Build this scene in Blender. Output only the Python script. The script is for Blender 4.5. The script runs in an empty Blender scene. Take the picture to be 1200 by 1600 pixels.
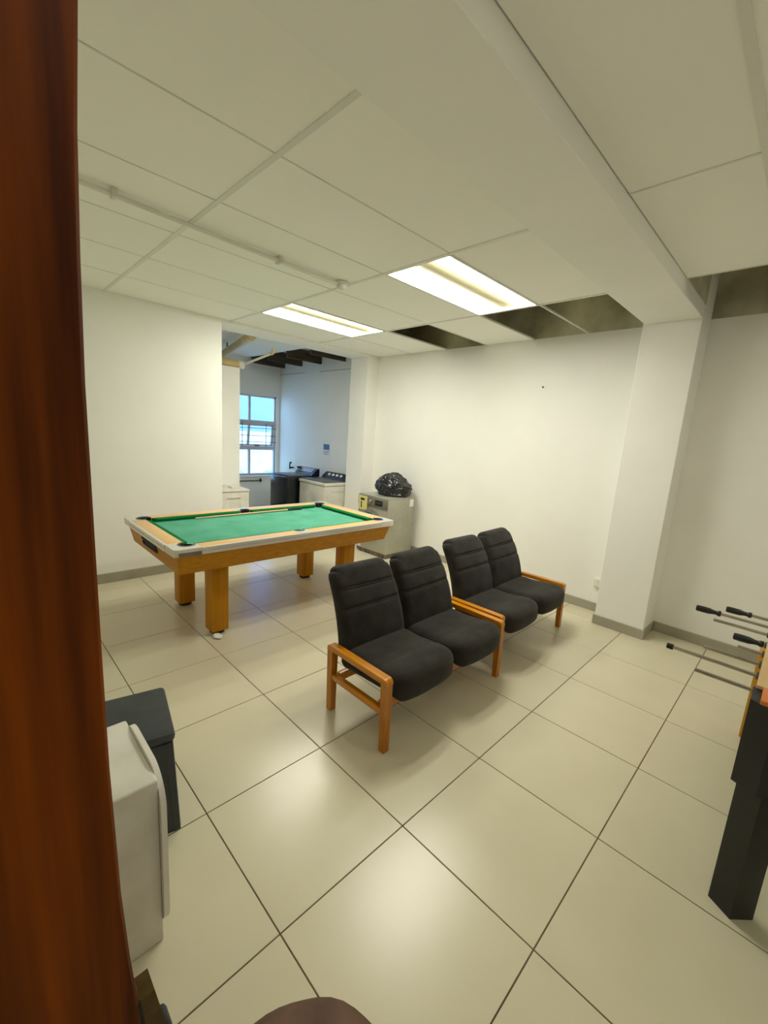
import bpy, bmesh, math, random
from mathutils import Vector, Matrix, noise

random.seed(7)
SC = bpy.context.scene
COL = SC.collection

# ------------------------------------------------------------------ camera
cam_data = bpy.data.cameras.new('camera')
cam = bpy.data.objects.new('camera', cam_data)
COL.objects.link(cam)
RX = Vector((0.69981929, 0.71131998, 0.06539756))
DN = Vector((0.17558043, -0.08255034, -0.98099794))
FW = Vector((-0.69240484, 0.69800382, -0.18266419))
M = Matrix((RX, -DN, -FW)).transposed().to_4x4()
M.translation = Vector((0.97074, -0.62058, 1.66062))
cam.matrix_world = M
cam_data.sensor_fit = 'VERTICAL'
cam_data.sensor_height = 36.0
cam_data.lens = 659.71 / 1600 * 36.0
cam_data.clip_start = 0.02
SC.camera = cam

# ------------------------------------------------------------------ world, exposure
world = bpy.data.worlds.new('sky')
SC.world = world
world.use_nodes = True
bg = world.node_tree.nodes['Background']
bg.inputs['Color'].default_value = (0.38, 0.64, 1.0, 1)
bg.inputs['Strength'].default_value = 2.1
SC.view_settings.view_transform = 'Standard'
SC.view_settings.look = 'None'
SC.view_settings.gamma = 1.0
SC.view_settings.use_curve_mapping = False
SC.view_settings.exposure = 1.4
SC.cycles.use_denoising = True
SC.cycles.max_bounces = 12
SC.cycles.diffuse_bounces = 6
SC.cycles.sample_clamp_indirect = 8.0

portal = bpy.data.lights.new('window_portal', 'AREA')
portal.shape = 'RECTANGLE'
portal.size, portal.size_y = 1.55, 1.3
portal.cycles.is_portal = True
po = bpy.data.objects.new('window_portal', portal)
COL.objects.link(po)
po.location = (-6.72, 3.19, 1.46)
po.rotation_euler = (0, math.radians(-90), 0)

LAMP_COLOR = (1.0, 0.98, 0.86, 1)
LAMP_STRENGTH = 12.0

# ------------------------------------------------------------------ helpers
def lin(c):
    c = c / 255.0
    return c / 12.92 if c <= 0.04045 else ((c + 0.055) / 1.055) ** 2.4

def rgb(r, g, b):
    return (lin(r), lin(g), lin(b), 1.0)

def material(name, c1, c2=None, rough=0.6, metallic=0.0, spec=0.5, scale=(4, 4, 4), detail=4.0,
             bump=0.0, bump_scale=60.0, coat=0.0, rand=0.0, lo=0.35, hi=0.65, rough2=None):
    m = bpy.data.materials.new(name)
    m.use_nodes = True
    nt = m.node_tree
    N, L = nt.nodes, nt.links
    b = N['Principled BSDF']
    b.inputs['Roughness'].default_value = rough
    b.inputs['Metallic'].default_value = metallic
    b.inputs['Specular IOR Level'].default_value = spec
    b.inputs['Coat Weight'].default_value = coat
    b.inputs['Coat Roughness'].default_value = 0.15
    tc = N.new('ShaderNodeTexCoord')
    mp = N.new('ShaderNodeMapping')
    mp.inputs['Scale'].default_value = scale
    L.new(tc.outputs['Object'], mp.inputs['Vector'])
    if rand:
        oi = N.new('ShaderNodeObjectInfo')
        ad = N.new('ShaderNodeVectorMath'); ad.operation = 'SCALE'
        cb = N.new('ShaderNodeCombineXYZ')
        for k in range(3):
            L.new(oi.outputs['Random'], cb.inputs[k])
        L.new(cb.outputs[0], ad.inputs[0]); ad.inputs['Scale'].default_value = rand
        L.new(ad.outputs[0], mp.inputs['Location'])
    nz = N.new('ShaderNodeTexNoise')
    nz.inputs['Scale'].default_value = 1.0
    nz.inputs['Detail'].default_value = detail
    L.new(mp.outputs[0], nz.inputs['Vector'])
    rp = N.new('ShaderNodeValToRGB')
    rp.color_ramp.elements[0].position = lo
    rp.color_ramp.elements[1].position = hi
    rp.color_ramp.elements[0].color = c1
    rp.color_ramp.elements[1].color = c2 or c1
    L.new(nz.outputs['Fac'], rp.inputs[0])
    L.new(rp.outputs[0], b.inputs['Base Color'])
    if rough2 is not None:
        mr = N.new('ShaderNodeMapRange')
        mr.inputs['From Min'].default_value = 0.3; mr.inputs['From Max'].default_value = 0.7
        mr.inputs['To Min'].default_value = rough; mr.inputs['To Max'].default_value = rough2
        L.new(nz.outputs['Fac'], mr.inputs['Value'])
        L.new(mr.outputs[0], b.inputs['Roughness'])
    if bump:
        n2 = N.new('ShaderNodeTexNoise')
        n2.inputs['Scale'].default_value = bump_scale
        n2.inputs['Detail'].default_value = 3
        L.new(tc.outputs['Object'], n2.inputs['Vector'])
        bp = N.new('ShaderNodeBump')
        bp.inputs['Strength'].default_value = bump
        bp.inputs['Distance'].default_value = 0.004
        L.new(n2.outputs['Fac'], bp.inputs['Height'])
        L.new(bp.outputs[0], b.inputs['Normal'])
    return m

def fabric_material(name, c1, c2):
    m = material(name, c1, c2, rough=0.92, spec=0.15, scale=(9, 9, 9), detail=6)
    nt = m.node_tree; N, L = nt.nodes, nt.links
    b = N['Principled BSDF']
    b.inputs['Sheen Weight'].default_value = 0.12
    b.inputs['Sheen Roughness'].default_value = 0.5
    tc = N.new('ShaderNodeTexCoord')
    vo = N.new('ShaderNodeTexVoronoi'); vo.inputs['Scale'].default_value = 62
    vo.feature = 'DISTANCE_TO_EDGE'; vo.inputs['Randomness'].default_value = 0.35
    L.new(tc.outputs['Object'], vo.inputs['Vector'])
    nz = N.new('ShaderNodeTexNoise'); nz.inputs['Scale'].default_value = 400
    L.new(tc.outputs['Object'], nz.inputs['Vector'])
    mx = N.new('ShaderNodeMath'); mx.operation = 'MULTIPLY_ADD'
    L.new(nz.outputs['Fac'], mx.inputs[0]); mx.inputs[1].default_value = 0.35
    mn = N.new('ShaderNodeMath'); mn.operation = 'MINIMUM'; mn.inputs[1].default_value = 0.2
    L.new(vo.outputs['Distance'], mn.inputs[0])
    L.new(mn.outputs[0], mx.inputs[2])
    bp = N.new('ShaderNodeBump'); bp.inputs['Strength'].default_value = 0.7; bp.inputs['Distance'].default_value = 0.006
    L.new(mx.outputs[0], bp.inputs['Height']); L.new(bp.outputs[0], b.inputs['Normal'])
    return m

def emission_material(name, color, strength):
    m = bpy.data.materials.new(name); m.use_nodes = True
    nt = m.node_tree; nt.nodes.clear()
    e = nt.nodes.new('ShaderNodeEmission'); o = nt.nodes.new('ShaderNodeOutputMaterial')
    e.inputs['Color'].default_value = color; e.inputs['Strength'].default_value = strength
    nt.links.new(e.outputs[0], o.inputs['Surface'])
    return m

def glass_material(name):
    m = bpy.data.materials.new(name); m.use_nodes = True
    nt = m.node_tree; nt.nodes.clear()
    t = nt.nodes.new('ShaderNodeBsdfTransparent'); g = nt.nodes.new('ShaderNodeBsdfGlossy')
    g.inputs['Roughness'].default_value = 0.03
    t.inputs['Color'].default_value = (0.93, 0.97, 0.97, 1)
    mx = nt.nodes.new('ShaderNodeMixShader'); mx.inputs[0].default_value = 0.06
    o = nt.nodes.new('ShaderNodeOutputMaterial')
    nt.links.new(t.outputs[0], mx.inputs[1]); nt.links.new(g.outputs[0], mx.inputs[2])
    nt.links.new(mx.outputs[0], o.inputs['Surface'])
    return m

class B:
    """collects shapes into one bmesh"""
    def __init__(self):
        self.bm = bmesh.new()

    def box(self, x0, x1, y0, y1, z0, z1, bev=0.0, seg=2, rot=None, piv=None):
        bm = self.bm
        r = bmesh.ops.create_cube(bm, size=1.0)
        vs = r['verts']
        for v in vs:
            v.co = Vector(((x0 + x1) / 2 + v.co.x * (x1 - x0), (y0 + y1) / 2 + v.co.y * (y1 - y0), (z0 + z1) / 2 + v.co.z * (z1 - z0)))
        if bev:
            es = list({e for v in vs for e in v.link_edges})
            rr = bmesh.ops.bevel(bm, geom=es, offset=bev, segments=seg, affect='EDGES', profile=0.5)
            vs = list({v for f in rr['faces'] for v in f.verts} | {v for v in vs if v.is_valid})
        if rot is not None:
            bmesh.ops.rotate(bm, cent=Vector(piv or ((x0 + x1) / 2, (y0 + y1) / 2, (z0 + z1) / 2)), matrix=rot, verts=vs)
        return self

    def loft(self, rings, cap=True, closed=True):
        bm = self.bm
        vr = [[bm.verts.new(p) for p in ring] for ring in rings]
        n = len(rings[0])
        for a, b in zip(vr[:-1], vr[1:]):
            for i in range(n if closed else n - 1):
                j = (i + 1) % n
                bm.faces.new((a[i], a[j], b[j], b[i]))
        if cap:
            bm.faces.new(list(reversed(vr[0])))
            bm.faces.new(vr[-1])
        return self

    def prism(self, poly, a0, a1, axis='z'):
        def P(u, v, w):
            return {'z': (u, v, w), 'y': (u, w, v), 'x': (w, u, v)}[axis]
        return self.loft([[P(u, v, a0) for u, v in poly], [P(u, v, a1) for u, v in poly]])

    def tube(self, path, r, n=10, cap=True):
        path = [Vector(p) for p in path]
        rs = r if isinstance(r, (list, tuple)) else [r] * len(path)
        rings = []
        up = None
        for i, p in enumerate(path):
            if i == 0: t = path[1] - path[0]
            elif i == len(path) - 1: t = path[-1] - path[-2]
            else: t = (path[i + 1] - path[i]).normalized() + (path[i] - path[i - 1]).normalized()
            t.normalize()
            if up is None:
                up = Vector((0, 0, 1)) if abs(t.z) < 0.9 else Vector((1, 0, 0))
            s = t.cross(up).normalized(); up = s.cross(t).normalized()
            rings.append([p + (s * math.cos(2 * math.pi * k / n) + up * math.sin(2 * math.pi * k / n)) * rs[i] for k in range(n)])
        return self.loft(rings, cap)

    def lathe(self, prof, c=(0, 0, 0), n=32, axis='z', cap=True):
        rings = []
        for r, h in prof:
            ring = []
            for k in range(n):
                a = 2 * math.pi * k / n
                u, v = r * math.cos(a), r * math.sin(a)
                q = {'z': (u, v, h), 'y': (u, h, v), 'x': (h, u, v)}[axis]
                ring.append((c[0] + q[0], c[1] + q[1], c[2] + q[2]))
            rings.append(ring)
        return self.loft(rings, cap)

    def grid(self, pts):
        bm = self.bm
        v = [[bm.verts.new(p) for p in row] for row in pts]
        for a, b in zip(v[:-1], v[1:]):
            for i in range(len(a) - 1):
                bm.faces.new((a[i], a[i + 1], b[i + 1], b[i]))
        return self

    def rbox(self, hx, hy, hz, r, cuts=(10, 10, 10), fn=None):
        """rounded box with a fine surface, bent by fn"""
        nx, ny, nz = cuts
        cache = {}
        bm = self.bm
        def V(p):
            k = (round(p[0], 5), round(p[1], 5), round(p[2], 5))
            if k not in cache:
                q = Vector((p[0] * hx, p[1] * hy, p[2] * hz))
                c = Vector((max(-(hx - r), min(hx - r, q.x)), max(-(hy - r), min(hy - r, q.y)), max(-(hz - r), min(hz - r, q.z))))
                d = q - c
                if d.length > 1e-9:
                    q = c + d.normalized() * min(r, max(abs(d.x), abs(d.y), abs(d.z)))
                if fn: q = Vector(fn(q))
                cache[k] = bm.verts.new(q)
            return cache[k]
        def lin_(n, i): return -1 + 2 * i / n
        for ax, (na, nb) in enumerate(((ny, nz), (nz, nx), (nx, ny))):
            for s in (-1, 1):
                for i in range(na):
                    for j in range(nb):
                        cs = []
                        for di, dj in ((0, 0), (1, 0), (1, 1), (0, 1)):
                            p = [0, 0, 0]
                            p[ax] = s; p[(ax + 1) % 3] = lin_(na, i + di); p[(ax + 2) % 3] = lin_(nb, j + dj)
                            cs.append(V(p))
                        if s < 0: cs.reverse()
                        bm.faces.new(cs)
        return self

    def mesh(self, name, mat, smooth=35):
        bmesh.ops.recalc_face_normals(self.bm, faces=self.bm.faces)
        me = bpy.data.meshes.new(name)
        self.bm.to_mesh(me); self.bm.free()
        if mat is not None: me.materials.append(mat)
        if smooth:
            me.shade_smooth()
            me.set_sharp_from_angle(angle=math.radians(smooth))
        return me

    def obj(self, name, mat, parent=None, label=None, smooth=35, loc=None):
        return link(name, self.mesh(name, mat, smooth), parent, label, loc)

def link(name, me, parent=None, label=None, loc=None):
    o = bpy.data.objects.new(name, me)
    COL.objects.link(o)
    if parent is not None: o.parent = parent
    if label: o['label'] = label
    if loc: o.location = loc
    return o

def tag(o, label, cat, group=None, kind=None):
    o['label'] = label; o['category'] = cat
    if group: o['group'] = group
    if kind: o['kind'] = kind
    return o

def thing(name, label, cat, loc=(0, 0, 0), rz=0.0, group=None):
    o = bpy.data.objects.new(name, None)
    o.empty_display_size = 0.1
    COL.objects.link(o)
    o.location = loc; o.rotation_euler = (0, 0, rz)
    return tag(o, label, cat, group)

def copy_tree(o, parent=None):
    c = o.copy(); COL.objects.link(c)
    if parent is not None: c.parent = parent
    for ch in list(o.children): copy_tree(ch, c)
    return c

def round_poly(x0, x1, y0, y1, r, n=6, corners=(1, 1, 1, 1)):
    """counter-clockwise rounded rectangle; corners: low-low, high-low, high-high, low-high"""
    out = []
    for k, (cx, cy, a0) in enumerate(((x0 + r, y0 + r, math.pi), (x1 - r, y0 + r, 1.5 * math.pi), (x1 - r, y1 - r, 0), (x0 + r, y1 - r, 0.5 * math.pi))):
        if corners[k]:
            for i in range(n + 1):
                a = a0 + 0.5 * math.pi * i / n
                out.append((cx + r * math.cos(a), cy + r * math.sin(a)))
        else:
            out.append(((x0, x1, x1, x0)[k], (y0, y0, y1, y1)[k]))
    return out

# ------------------------------------------------------------------ materials
WALL = material('wall_paint', rgb(241, 240, 235), rgb(246, 245, 240), rough=0.62, spec=0.3, scale=(1.2, 1.2, 1.2), bump=0.08, bump_scale=90)
CEIL = material('ceiling_board', rgb(246, 245, 238), rgb(249, 248, 242), rough=0.8, spec=0.2, scale=(1, 1, 1), bump=0.05, bump_scale=120, rand=9)
TBAR = material('white_grid_bar', rgb(222, 221, 212), rgb(230, 228, 220), rough=0.5)
CONC = material('raw_concrete', rgb(160, 155, 130), rgb(214, 209, 186), rough=0.95, spec=0.1, scale=(2.5, 2.5, 2.5), detail=8, bump=0.4, bump_scale=25)
TILE = material('porcelain_tile', rgb(208, 201, 174), rgb(215, 208, 181), rough=0.26, spec=0.5, scale=(3, 3, 3), detail=6, rand=20, lo=0.2, hi=0.8)
GROUT = material('grout', rgb(92, 78, 58), rgb(112, 96, 74), rough=0.9, spec=0.1, scale=(9, 9, 9))
SKIRT = material('skirting_tile', rgb(160, 155, 138), rgb(172, 167, 150), rough=0.4, scale=(4, 4, 4))
OAK = material('honey_laminate', rgb(176, 116, 0), rgb(192, 132, 8), rough=0.45, spec=0.25, scale=(1.5, 14, 40), detail=6, bump=0.03, bump_scale=200)
OAKV = material('honey_laminate_upright', rgb(176, 116, 0), rgb(190, 130, 8), rough=0.45, spec=0.25, scale=(40, 40, 1.5), detail=6)
OAKTOP = material('pale_beech_rail', rgb(222, 176, 112), rgb(232, 190, 130), rough=0.38, scale=(25, 4, 25), detail=5)
ALU = material('brushed_aluminium', rgb(208, 205, 196), rgb(222, 219, 210), rough=0.34, metallic=0.4, scale=(60, 3, 3))
ALUD = material('dull_metal_joint', rgb(120, 116, 106), rgb(140, 136, 124), rough=0.4, metallic=0.8)
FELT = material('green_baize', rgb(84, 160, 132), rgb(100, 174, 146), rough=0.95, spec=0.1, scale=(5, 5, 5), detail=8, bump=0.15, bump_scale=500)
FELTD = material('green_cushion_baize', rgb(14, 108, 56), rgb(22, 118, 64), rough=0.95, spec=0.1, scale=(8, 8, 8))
BLACKP = material('black_plastic', rgb(20, 20, 21), rgb(28, 28, 29), rough=0.4, scale=(5, 5, 5))
RUBBER = material('dark_rubber', rgb(24, 22, 20), rgb(34, 32, 29), rough=0.75)
FABRIC = fabric_material('charcoal_fabric', rgb(36, 34, 31), rgb(50, 47, 43))
CHWOOD = material('varnished_pine', rgb(184, 112, 6), rgb(210, 138, 22), rough=0.32, spec=0.35, scale=(6, 40, 40), detail=6, coat=0.3)
CHWOODV = material('varnished_pine_upright', rgb(168, 98, 4), rgb(190, 120, 16), rough=0.34, spec=0.35, scale=(40, 40, 6), detail=6, coat=0.3)
DOORW = material('red_brown_door_wood', rgb(44, 12, 2), rgb(140, 68, 2), rough=0.5, spec=0.12, scale=(26, 26, 1.3), detail=8, lo=0.3, hi=0.72)
BRASS = material('tarnished_brass', rgb(84, 66, 36), rgb(112, 92, 56), rough=0.4, metallic=0.8, scale=(30, 30, 30))
IRON = material('blackened_metal', rgb(18, 16, 15), rgb(34, 30, 27), rough=0.45, metallic=0.4, scale=(40, 40, 40))
STEEL = material('chrome_rod', rgb(150, 143, 130), rgb(182, 176, 164), rough=0.3, metallic=0.85, scale=(8, 60, 60))
SILVER = material('silver_enamel', rgb(170, 168, 154), rgb(180, 178, 164), rough=0.38, metallic=0.35, scale=(3, 3, 3))
SILVERD = material('darker_silver', rgb(122, 118, 108), rgb(136, 132, 120), rough=0.35, metallic=0.5)
RUST = material('rusty_base', rgb(70, 44, 26), rgb(120, 110, 94), rough=0.8, scale=(20, 20, 20), lo=0.4, hi=0.55)
WHITEP = material('white_plastic', rgb(226, 224, 214), rgb(234, 232, 224), rough=0.38, scale=(3, 3, 3))
OFFW = material('old_white_plastic', rgb(206, 203, 190), rgb(224, 222, 212), rough=0.42, scale=(6, 6, 6), detail=6)
GREYP = material('grey_plastic', rgb(80, 82, 84), rgb(92, 94, 96), rough=0.35)
NAVY = material('dark_slate_plastic', rgb(38, 44, 48), rgb(50, 56, 60), rough=0.42, scale=(10, 10, 10), detail=6, bump=0.1, bump_scale=80)
GLOSSBK = material('gloss_black_enamel', rgb(8, 14, 20), rgb(12, 18, 26), rough=0.2, coat=0.2)
BAGM = material('black_bin_liner', rgb(16, 17, 19), rgb(22, 23, 26), rough=0.22, spec=0.7, bump=0.5, bump_scale=30)
YELLOW = material('yellow_sticker', rgb(212, 200, 116), rgb(230, 220, 150), rough=0.6, scale=(60, 60, 60))
PAPER = material('white_paper', rgb(236, 236, 232), rgb(242, 242, 240), rough=0.8)
BLUEINK = material('blue_print', rgb(70, 110, 170), rgb(96, 134, 190), rough=0.8, scale=(80, 80, 80))
PVCB = material('cream_brown_pipe', rgb(196, 172, 118), rgb(212, 190, 140), rough=0.5, scale=(6, 6, 6))
PVCW = material('white_pipe', rgb(218, 214, 204), rgb(228, 225, 216), rough=0.45)
RAFTER = material('dark_rafter_timber', rgb(58, 48, 38), rgb(84, 72, 58), rough=0.85, scale=(30, 3, 30), detail=6)
LEATHER = material('brown_leather', rgb(84, 58, 42), rgb(104, 74, 54), rough=0.7, scale=(14, 14, 14), detail=6, bump=0.3, bump_scale=45)
FRAMEM = material('window_frame_paint', rgb(196, 194, 200), rgb(208, 206, 210), rough=0.5)
GLASS = glass_material('window_glass')
LAMP = emission_material('lit_diffuser', LAMP_COLOR, LAMP_STRENGTH)
LAMPC = material('cream_reflector', rgb(232, 222, 180), rgb(238, 228, 190), rough=0.5)
BLUEB = material('pale_blue_render', rgb(146, 164, 218), rgb(158, 176, 228), rough=0.85, scale=(0.6, 0.6, 0.6))
WHITEB = material('white_render', rgb(236, 238, 240), rgb(246, 247, 248), rough=0.8)
PAVE = material('pale_paving', rgb(205, 206, 205), rgb(226, 227, 226), rough=0.9, scale=(1, 1, 1))
SHRUB = material('dusty_green_leaves', rgb(150, 168, 120), rgb(190, 200, 160), rough=0.9, scale=(9, 9, 9), detail=6, bump=1.0, bump_scale=14)

# ------------------------------------------------------------------ the room
XL, XR = -3.81, 2.30       # left / right wall faces
YF, YB = -1.35, 3.895      # front (door) / back wall faces
XF = -6.58                 # far wall of the laundry
YN = 1.05                  # near side wall of the laundry
ZC = 2.765                 # tile ceiling
ZS = 3.15                  # slab
ZR = 2.80                  # boards right of the beam
XW = -4.18                 # back of the thick left wall

# floor: grout bed with tiles as its pieces
fl = B().box(XF - 0.15, XR + 0.15, YF - 1.6, YB + 0.15, -0.12, -0.0025).obj('floor', GROUT, smooth=0)
tag(fl, 'beige square porcelain tiles with dark grout covering the whole floor', 'floor', kind='structure')
tile_cache = {}
def floor_tile(x0, x1, y0, y1):
    g = 0.0022
    dx, dy = round(x1 - x0, 4), round(y1 - y0, 4)
    if (dx, dy) not in tile_cache:
        tile_cache[(dx, dy)] = B().box(g, dx - g, g, dy - g, -0.009, 0.0, bev=0.0012, seg=1).mesh('floor_tile', TILE, 0)
    link('floor_tile', tile_cache[(dx, dy)], fl, loc=(x0, y0, 0))
def inside(xa, xb, ya, yb):
    for i in range(math.floor(xa / 0.6), math.ceil(xb / 0.6)):
        for j in range(math.floor(ya / 0.6), math.ceil(yb / 0.6)):
            x0, x1 = max(xa, i * 0.6), min(xb, i * 0.6 + 0.6)
            y0, y1 = max(ya, j * 0.6), min(yb, j * 0.6 + 0.6)
            if x1 - x0 > 0.02 and y1 - y0 > 0.02: floor_tile(x0, x1, y0, y1)
inside(XL, XR, YF, YB)
inside(XF, XL, YN, YB)

# walls
w = B().box(XF - 0.15, XW, YB, YB + 0.15, -0.1, ZS).box(XW, XR + 0.15, YB, YB + 0.15, -0.1, 2.768).obj('wall_back', WALL, smooth=0)
tag(w, 'long cream white wall behind the chairs and the silver washer', 'wall', kind='structure')
w = B().box(XW, XL, YF - 0.15, 1.50, -0.1, ZS).box(XW, XL, 3.66, YB, -0.1, ZS).box(XW, XL, 1.50, 3.66, 2.735, ZS).obj('wall_left', WALL, smooth=0)
tag(w, 'thick white wall behind the pool table with the wide laundry opening', 'wall', kind='structure')
w = B().box(XW, XR + 0.15, YB, YB + 0.15, 2.768, ZS).box(-0.242, -0.235, 2.8, 3.57, 2.768, ZS).box(0.165, 0.172, 2.8, 3.57, ZR, ZS).obj('wall_void', CONC, smooth=0)
tag(w, 'bare dark concrete band in the void above the missing ceiling boards', 'wall', kind='structure')
w = B().box(XR, XR + 0.15, YF - 0.15, YB, -0.1, ZS).obj('wall_right', WALL, smooth=0)
tag(w, 'white side wall beyond the football table', 'wall', kind='structure')
w = (B().box(XL, 0.46, YF - 0.15, YF, -0.1, ZS).box(1.34, XR, YF - 0.15, YF, -0.1, ZS).box(0.46, 1.34, YF - 0.15, YF, 2.1, ZS)
     .obj('wall_front', WALL, smooth=0))
tag(w, 'white wall with the doorway on the door side of the room', 'wall', kind='structure')
w = (B().box(-0.4, 2.2, -2.95, -2.80, -0.1, 2.6).box(-0.55, -0.4, -2.95, YF - 0.15, -0.1, 2.6).box(2.2, 2.35, -2.95, YF - 0.15, -0.1, 2.6)
     .box(-0.55, 2.35, -2.95, YF - 0.15, 2.6, 2.7).obj('wall_corridor', WALL, smooth=0))
tag(w, 'plain white corridor walls outside the doorway', 'wall', kind='structure')
# laundry walls
WY0, WY1, WZ0, WZ1 = 2.55, 3.825, 0.70, 2.215
w = (B().box(XF - 0.15, XF, YN - 0.15, WY0, -0.1, ZS).box(XF - 0.15, XF, WY1, YB, -0.1, ZS)
     .box(XF - 0.15, XF, WY0, WY1, -0.1, WZ0).box(XF - 0.15, XF, WY0, WY1, WZ1, ZS).obj('wall_far', WALL, smooth=0))
tag(w, 'white laundry wall around the gridded window', 'wall', kind='structure')
w = B().box(XF, XW, YN - 0.15, YN, -0.1, ZS).obj('wall_laundry', WALL, smooth=0)
tag(w, 'white near side wall of the laundry', 'wall', kind='structure')
w = B().box(-4.90, -4.75, YN, 2.17, -0.1, 2.41).obj('wall_return', WALL, smooth=0)
tag(w, 'narrow white wall return inside the laundry left of the window', 'wall', kind='structure')

# column and beam
w = B().box(-0.25, 0.165, 3.57, YB, -0.1, ZS, bev=0.004, seg=1).obj('wall_column', WALL, smooth=0)
tag(w, 'square white column against the back wall under the ceiling beam', 'column', kind='structure')
w = B().box(-0.235, 0.165, YF, 3.57, 2.705, ZS, bev=0.004, seg=1).obj('ceiling_beam', WALL, smooth=0)
tag(w, 'white plastered beam crossing the ceiling to the square column', 'beam', kind='structure')

# skirting
def skirt(name, label, *boxes):
    b = B()
    for q in boxes: b.box(*q, bev=0.002, seg=1)
    tag(b.obj(name, SKIRT, smooth=30), label, 'skirting', kind='structure')
S = 0.012
skirt('baseboard_back', 'grey beige tile skirting along the back wall and column foot',
      (XL, -0.25, YB - S, YB, 0, 0.09), (-0.25 - S, 0.165 + S, 3.57 - S, 3.57, 0, 0.09), (-0.25 - S, -0.25, 3.57, YB - S, 0, 0.09),
      (0.165, 0.165 + S, 3.57, YB - S, 0, 0.09), (0.165 + S, XR, YB - S, YB, 0, 0.09))
skirt('baseboard_left', 'grey beige tile skirting along the wall behind the pool table',
      (XL, XL + S, YF, 1.50, 0, 0.10), (XL, XL + S, 3.66, YB - S, 0, 0.10), (XW, XL + S, 3.66 - S, 3.66, 0, 0.10), (XW, XL + S, 1.50, 1.50 + S, 0, 0.10))
skirt('baseboard_right', 'grey beige tile skirting along the side wall past the football table',
      (XR - S, XR, YF, YB - S, 0, 0.09))
skirt('baseboard_front', 'grey beige tile skirting beside the doorway',
      (XL + S, 0.40, YF, YF + S, 0, 0.09), (1.40, XR - S, YF, YF + S, 0, 0.09))
skirt('baseboard_laundry', 'grey beige tile skirting along the laundry walls',
      (XF, XF + S, YN, YB, 0, 0.09), (XF + S, XW, YB - S, YB, 0, 0.09))

# ceiling: slab with hanging boards as its pieces
ce = B().box(XF - 0.15, XR + 0.15, YF - 0.15, YB + 0.15, ZS, ZS + 0.15).obj('ceiling', CONC, smooth=0)
tag(ce, 'suspended white board ceiling with missing panels under a concrete slab', 'ceiling', kind='structure')
GX = [-0.235, -0.81, -1.39, -1.98, -2.57, -3.17, XL]
GY = [YF, 0.41, 1.60, 2.80, YB]
LIGHT_CELLS = {(1, 2), (4, 2)}
HOLES = {(0, 3), (1, 3), (3, 3)}
board_cache = {}
def board(x0, x1, y0, y1, z, g=0.004, th=0.012):
    dx, dy = round(x1 - x0, 4), round(y1 - y0, 4)
    if (dx, dy) not in board_cache:
        board_cache[(dx, dy)] = B().box(g, dx - g, g, dy - g, 0, th, bev=0.002, seg=1).mesh('ceiling_panel', CEIL, 0)
    link('ceiling_panel', board_cache[(dx, dy)], ce, loc=(x0, y0, z))
for i in range(6):
    for j in range(4):
        if (i, j) in LIGHT_CELLS or (i, j) in HOLES: continue
        a, b_ = GX[i + 1], GX[i]
        if j == 0:
            board(a, b_, -0.79, GY[1], ZC); board(a, b_, YF, -0.79, ZC)
        else:
            board(a, b_, GY[j], GY[j + 1], ZC)
def bar(x0, x1, y0, y1, z, h=0.004):
    B().box(x0, x1, y0, y1, z - h, z + 0.003).box((x0 + x1) / 2 - 0.003 if x1 - x0 < y1 - y0 else x0, (x0 + x1) / 2 + 0.003 if x1 - x0 < y1 - y0 else x1,
        (y0 + y1) / 2 - 0.003 if y1 - y0 < x1 - x0 else y0, (y0 + y1) / 2 + 0.003 if y1 - y0 < x1 - x0 else y1, z + 0.003, z + 0.013).obj('grid_bar', TBAR, ce, smooth=0)
for y in (-0.79, 0.41, 1.60, 2.80):
    bar(XL, -0.235, y - 0.013, y + 0.013, ZC)
for i in range(1, 6):
    bar(GX[i] - 0.006, GX[i] + 0.006, 2.80, YB, ZC, 0.0035)
    for ya, yb in ((YF, 0.41), (0.41, 1.60), (1.60, 2.80)):
        bar(GX[i] - 0.0035, GX[i] + 0.0035, ya, yb, ZC, 0.002)
# higher boards right of the beam
RG = [0.165, 0.64, 1.24, 1.84, XR]
RY = [YF, -0.78, 0.42, 1.63, 2.885, YB]
for i in range(4):
    for j in range(5):
        if (i, j) in ((0, 4), (1, 1), (2, 3)): continue
        board(RG[i], RG[i + 1], RY[j], RY[j + 1], ZR)
for y in RY[1:-1]: bar(0.165, XR, y - 0.005, y + 0.005, ZR, 0.003)
for x in RG[1:-1]: bar(x - 0.014, x + 0.014, YF, YB, ZR, 0.005)
# laundry boards and roof
ZL = 2.86
for xa, xb in ((-6.58, -5.98), (-5.98, -5.38), (-5.38, -4.78), (-4.78, XW)):
    board(xa, xb, YN, 2.0, ZL); board(xa, xb, 2.0, 3.24, ZL)
for k, x in enumerate((-6.44, -5.86, -5.27, -4.62)):
    r = B().box(x - 0.022, x + 0.022, 3.22, YB, 2.757, 2.93, bev=0.003, seg=1).obj('roof_rafter', RAFTER, smooth=30)
    tag(r, ('dark timber rafter at the far wall above the laundry window', 'dark timber rafter second from the laundry window wall',
            'dark timber rafter third from the laundry window wall', 'dark timber rafter nearest the laundry opening')[k], 'rafter', 'laundry roof rafters')
tr = B().box(XF, -5.75, YB - 0.006, YB, 2.637, 2.645).box(-5.3, XW, YB - 0.006, YB, 2.632, 2.64).obj('trim_1', SKIRT, smooth=0)
tag(tr, 'thin dark ledge line high on the laundry side wall', 'trim', kind='structure')

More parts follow.
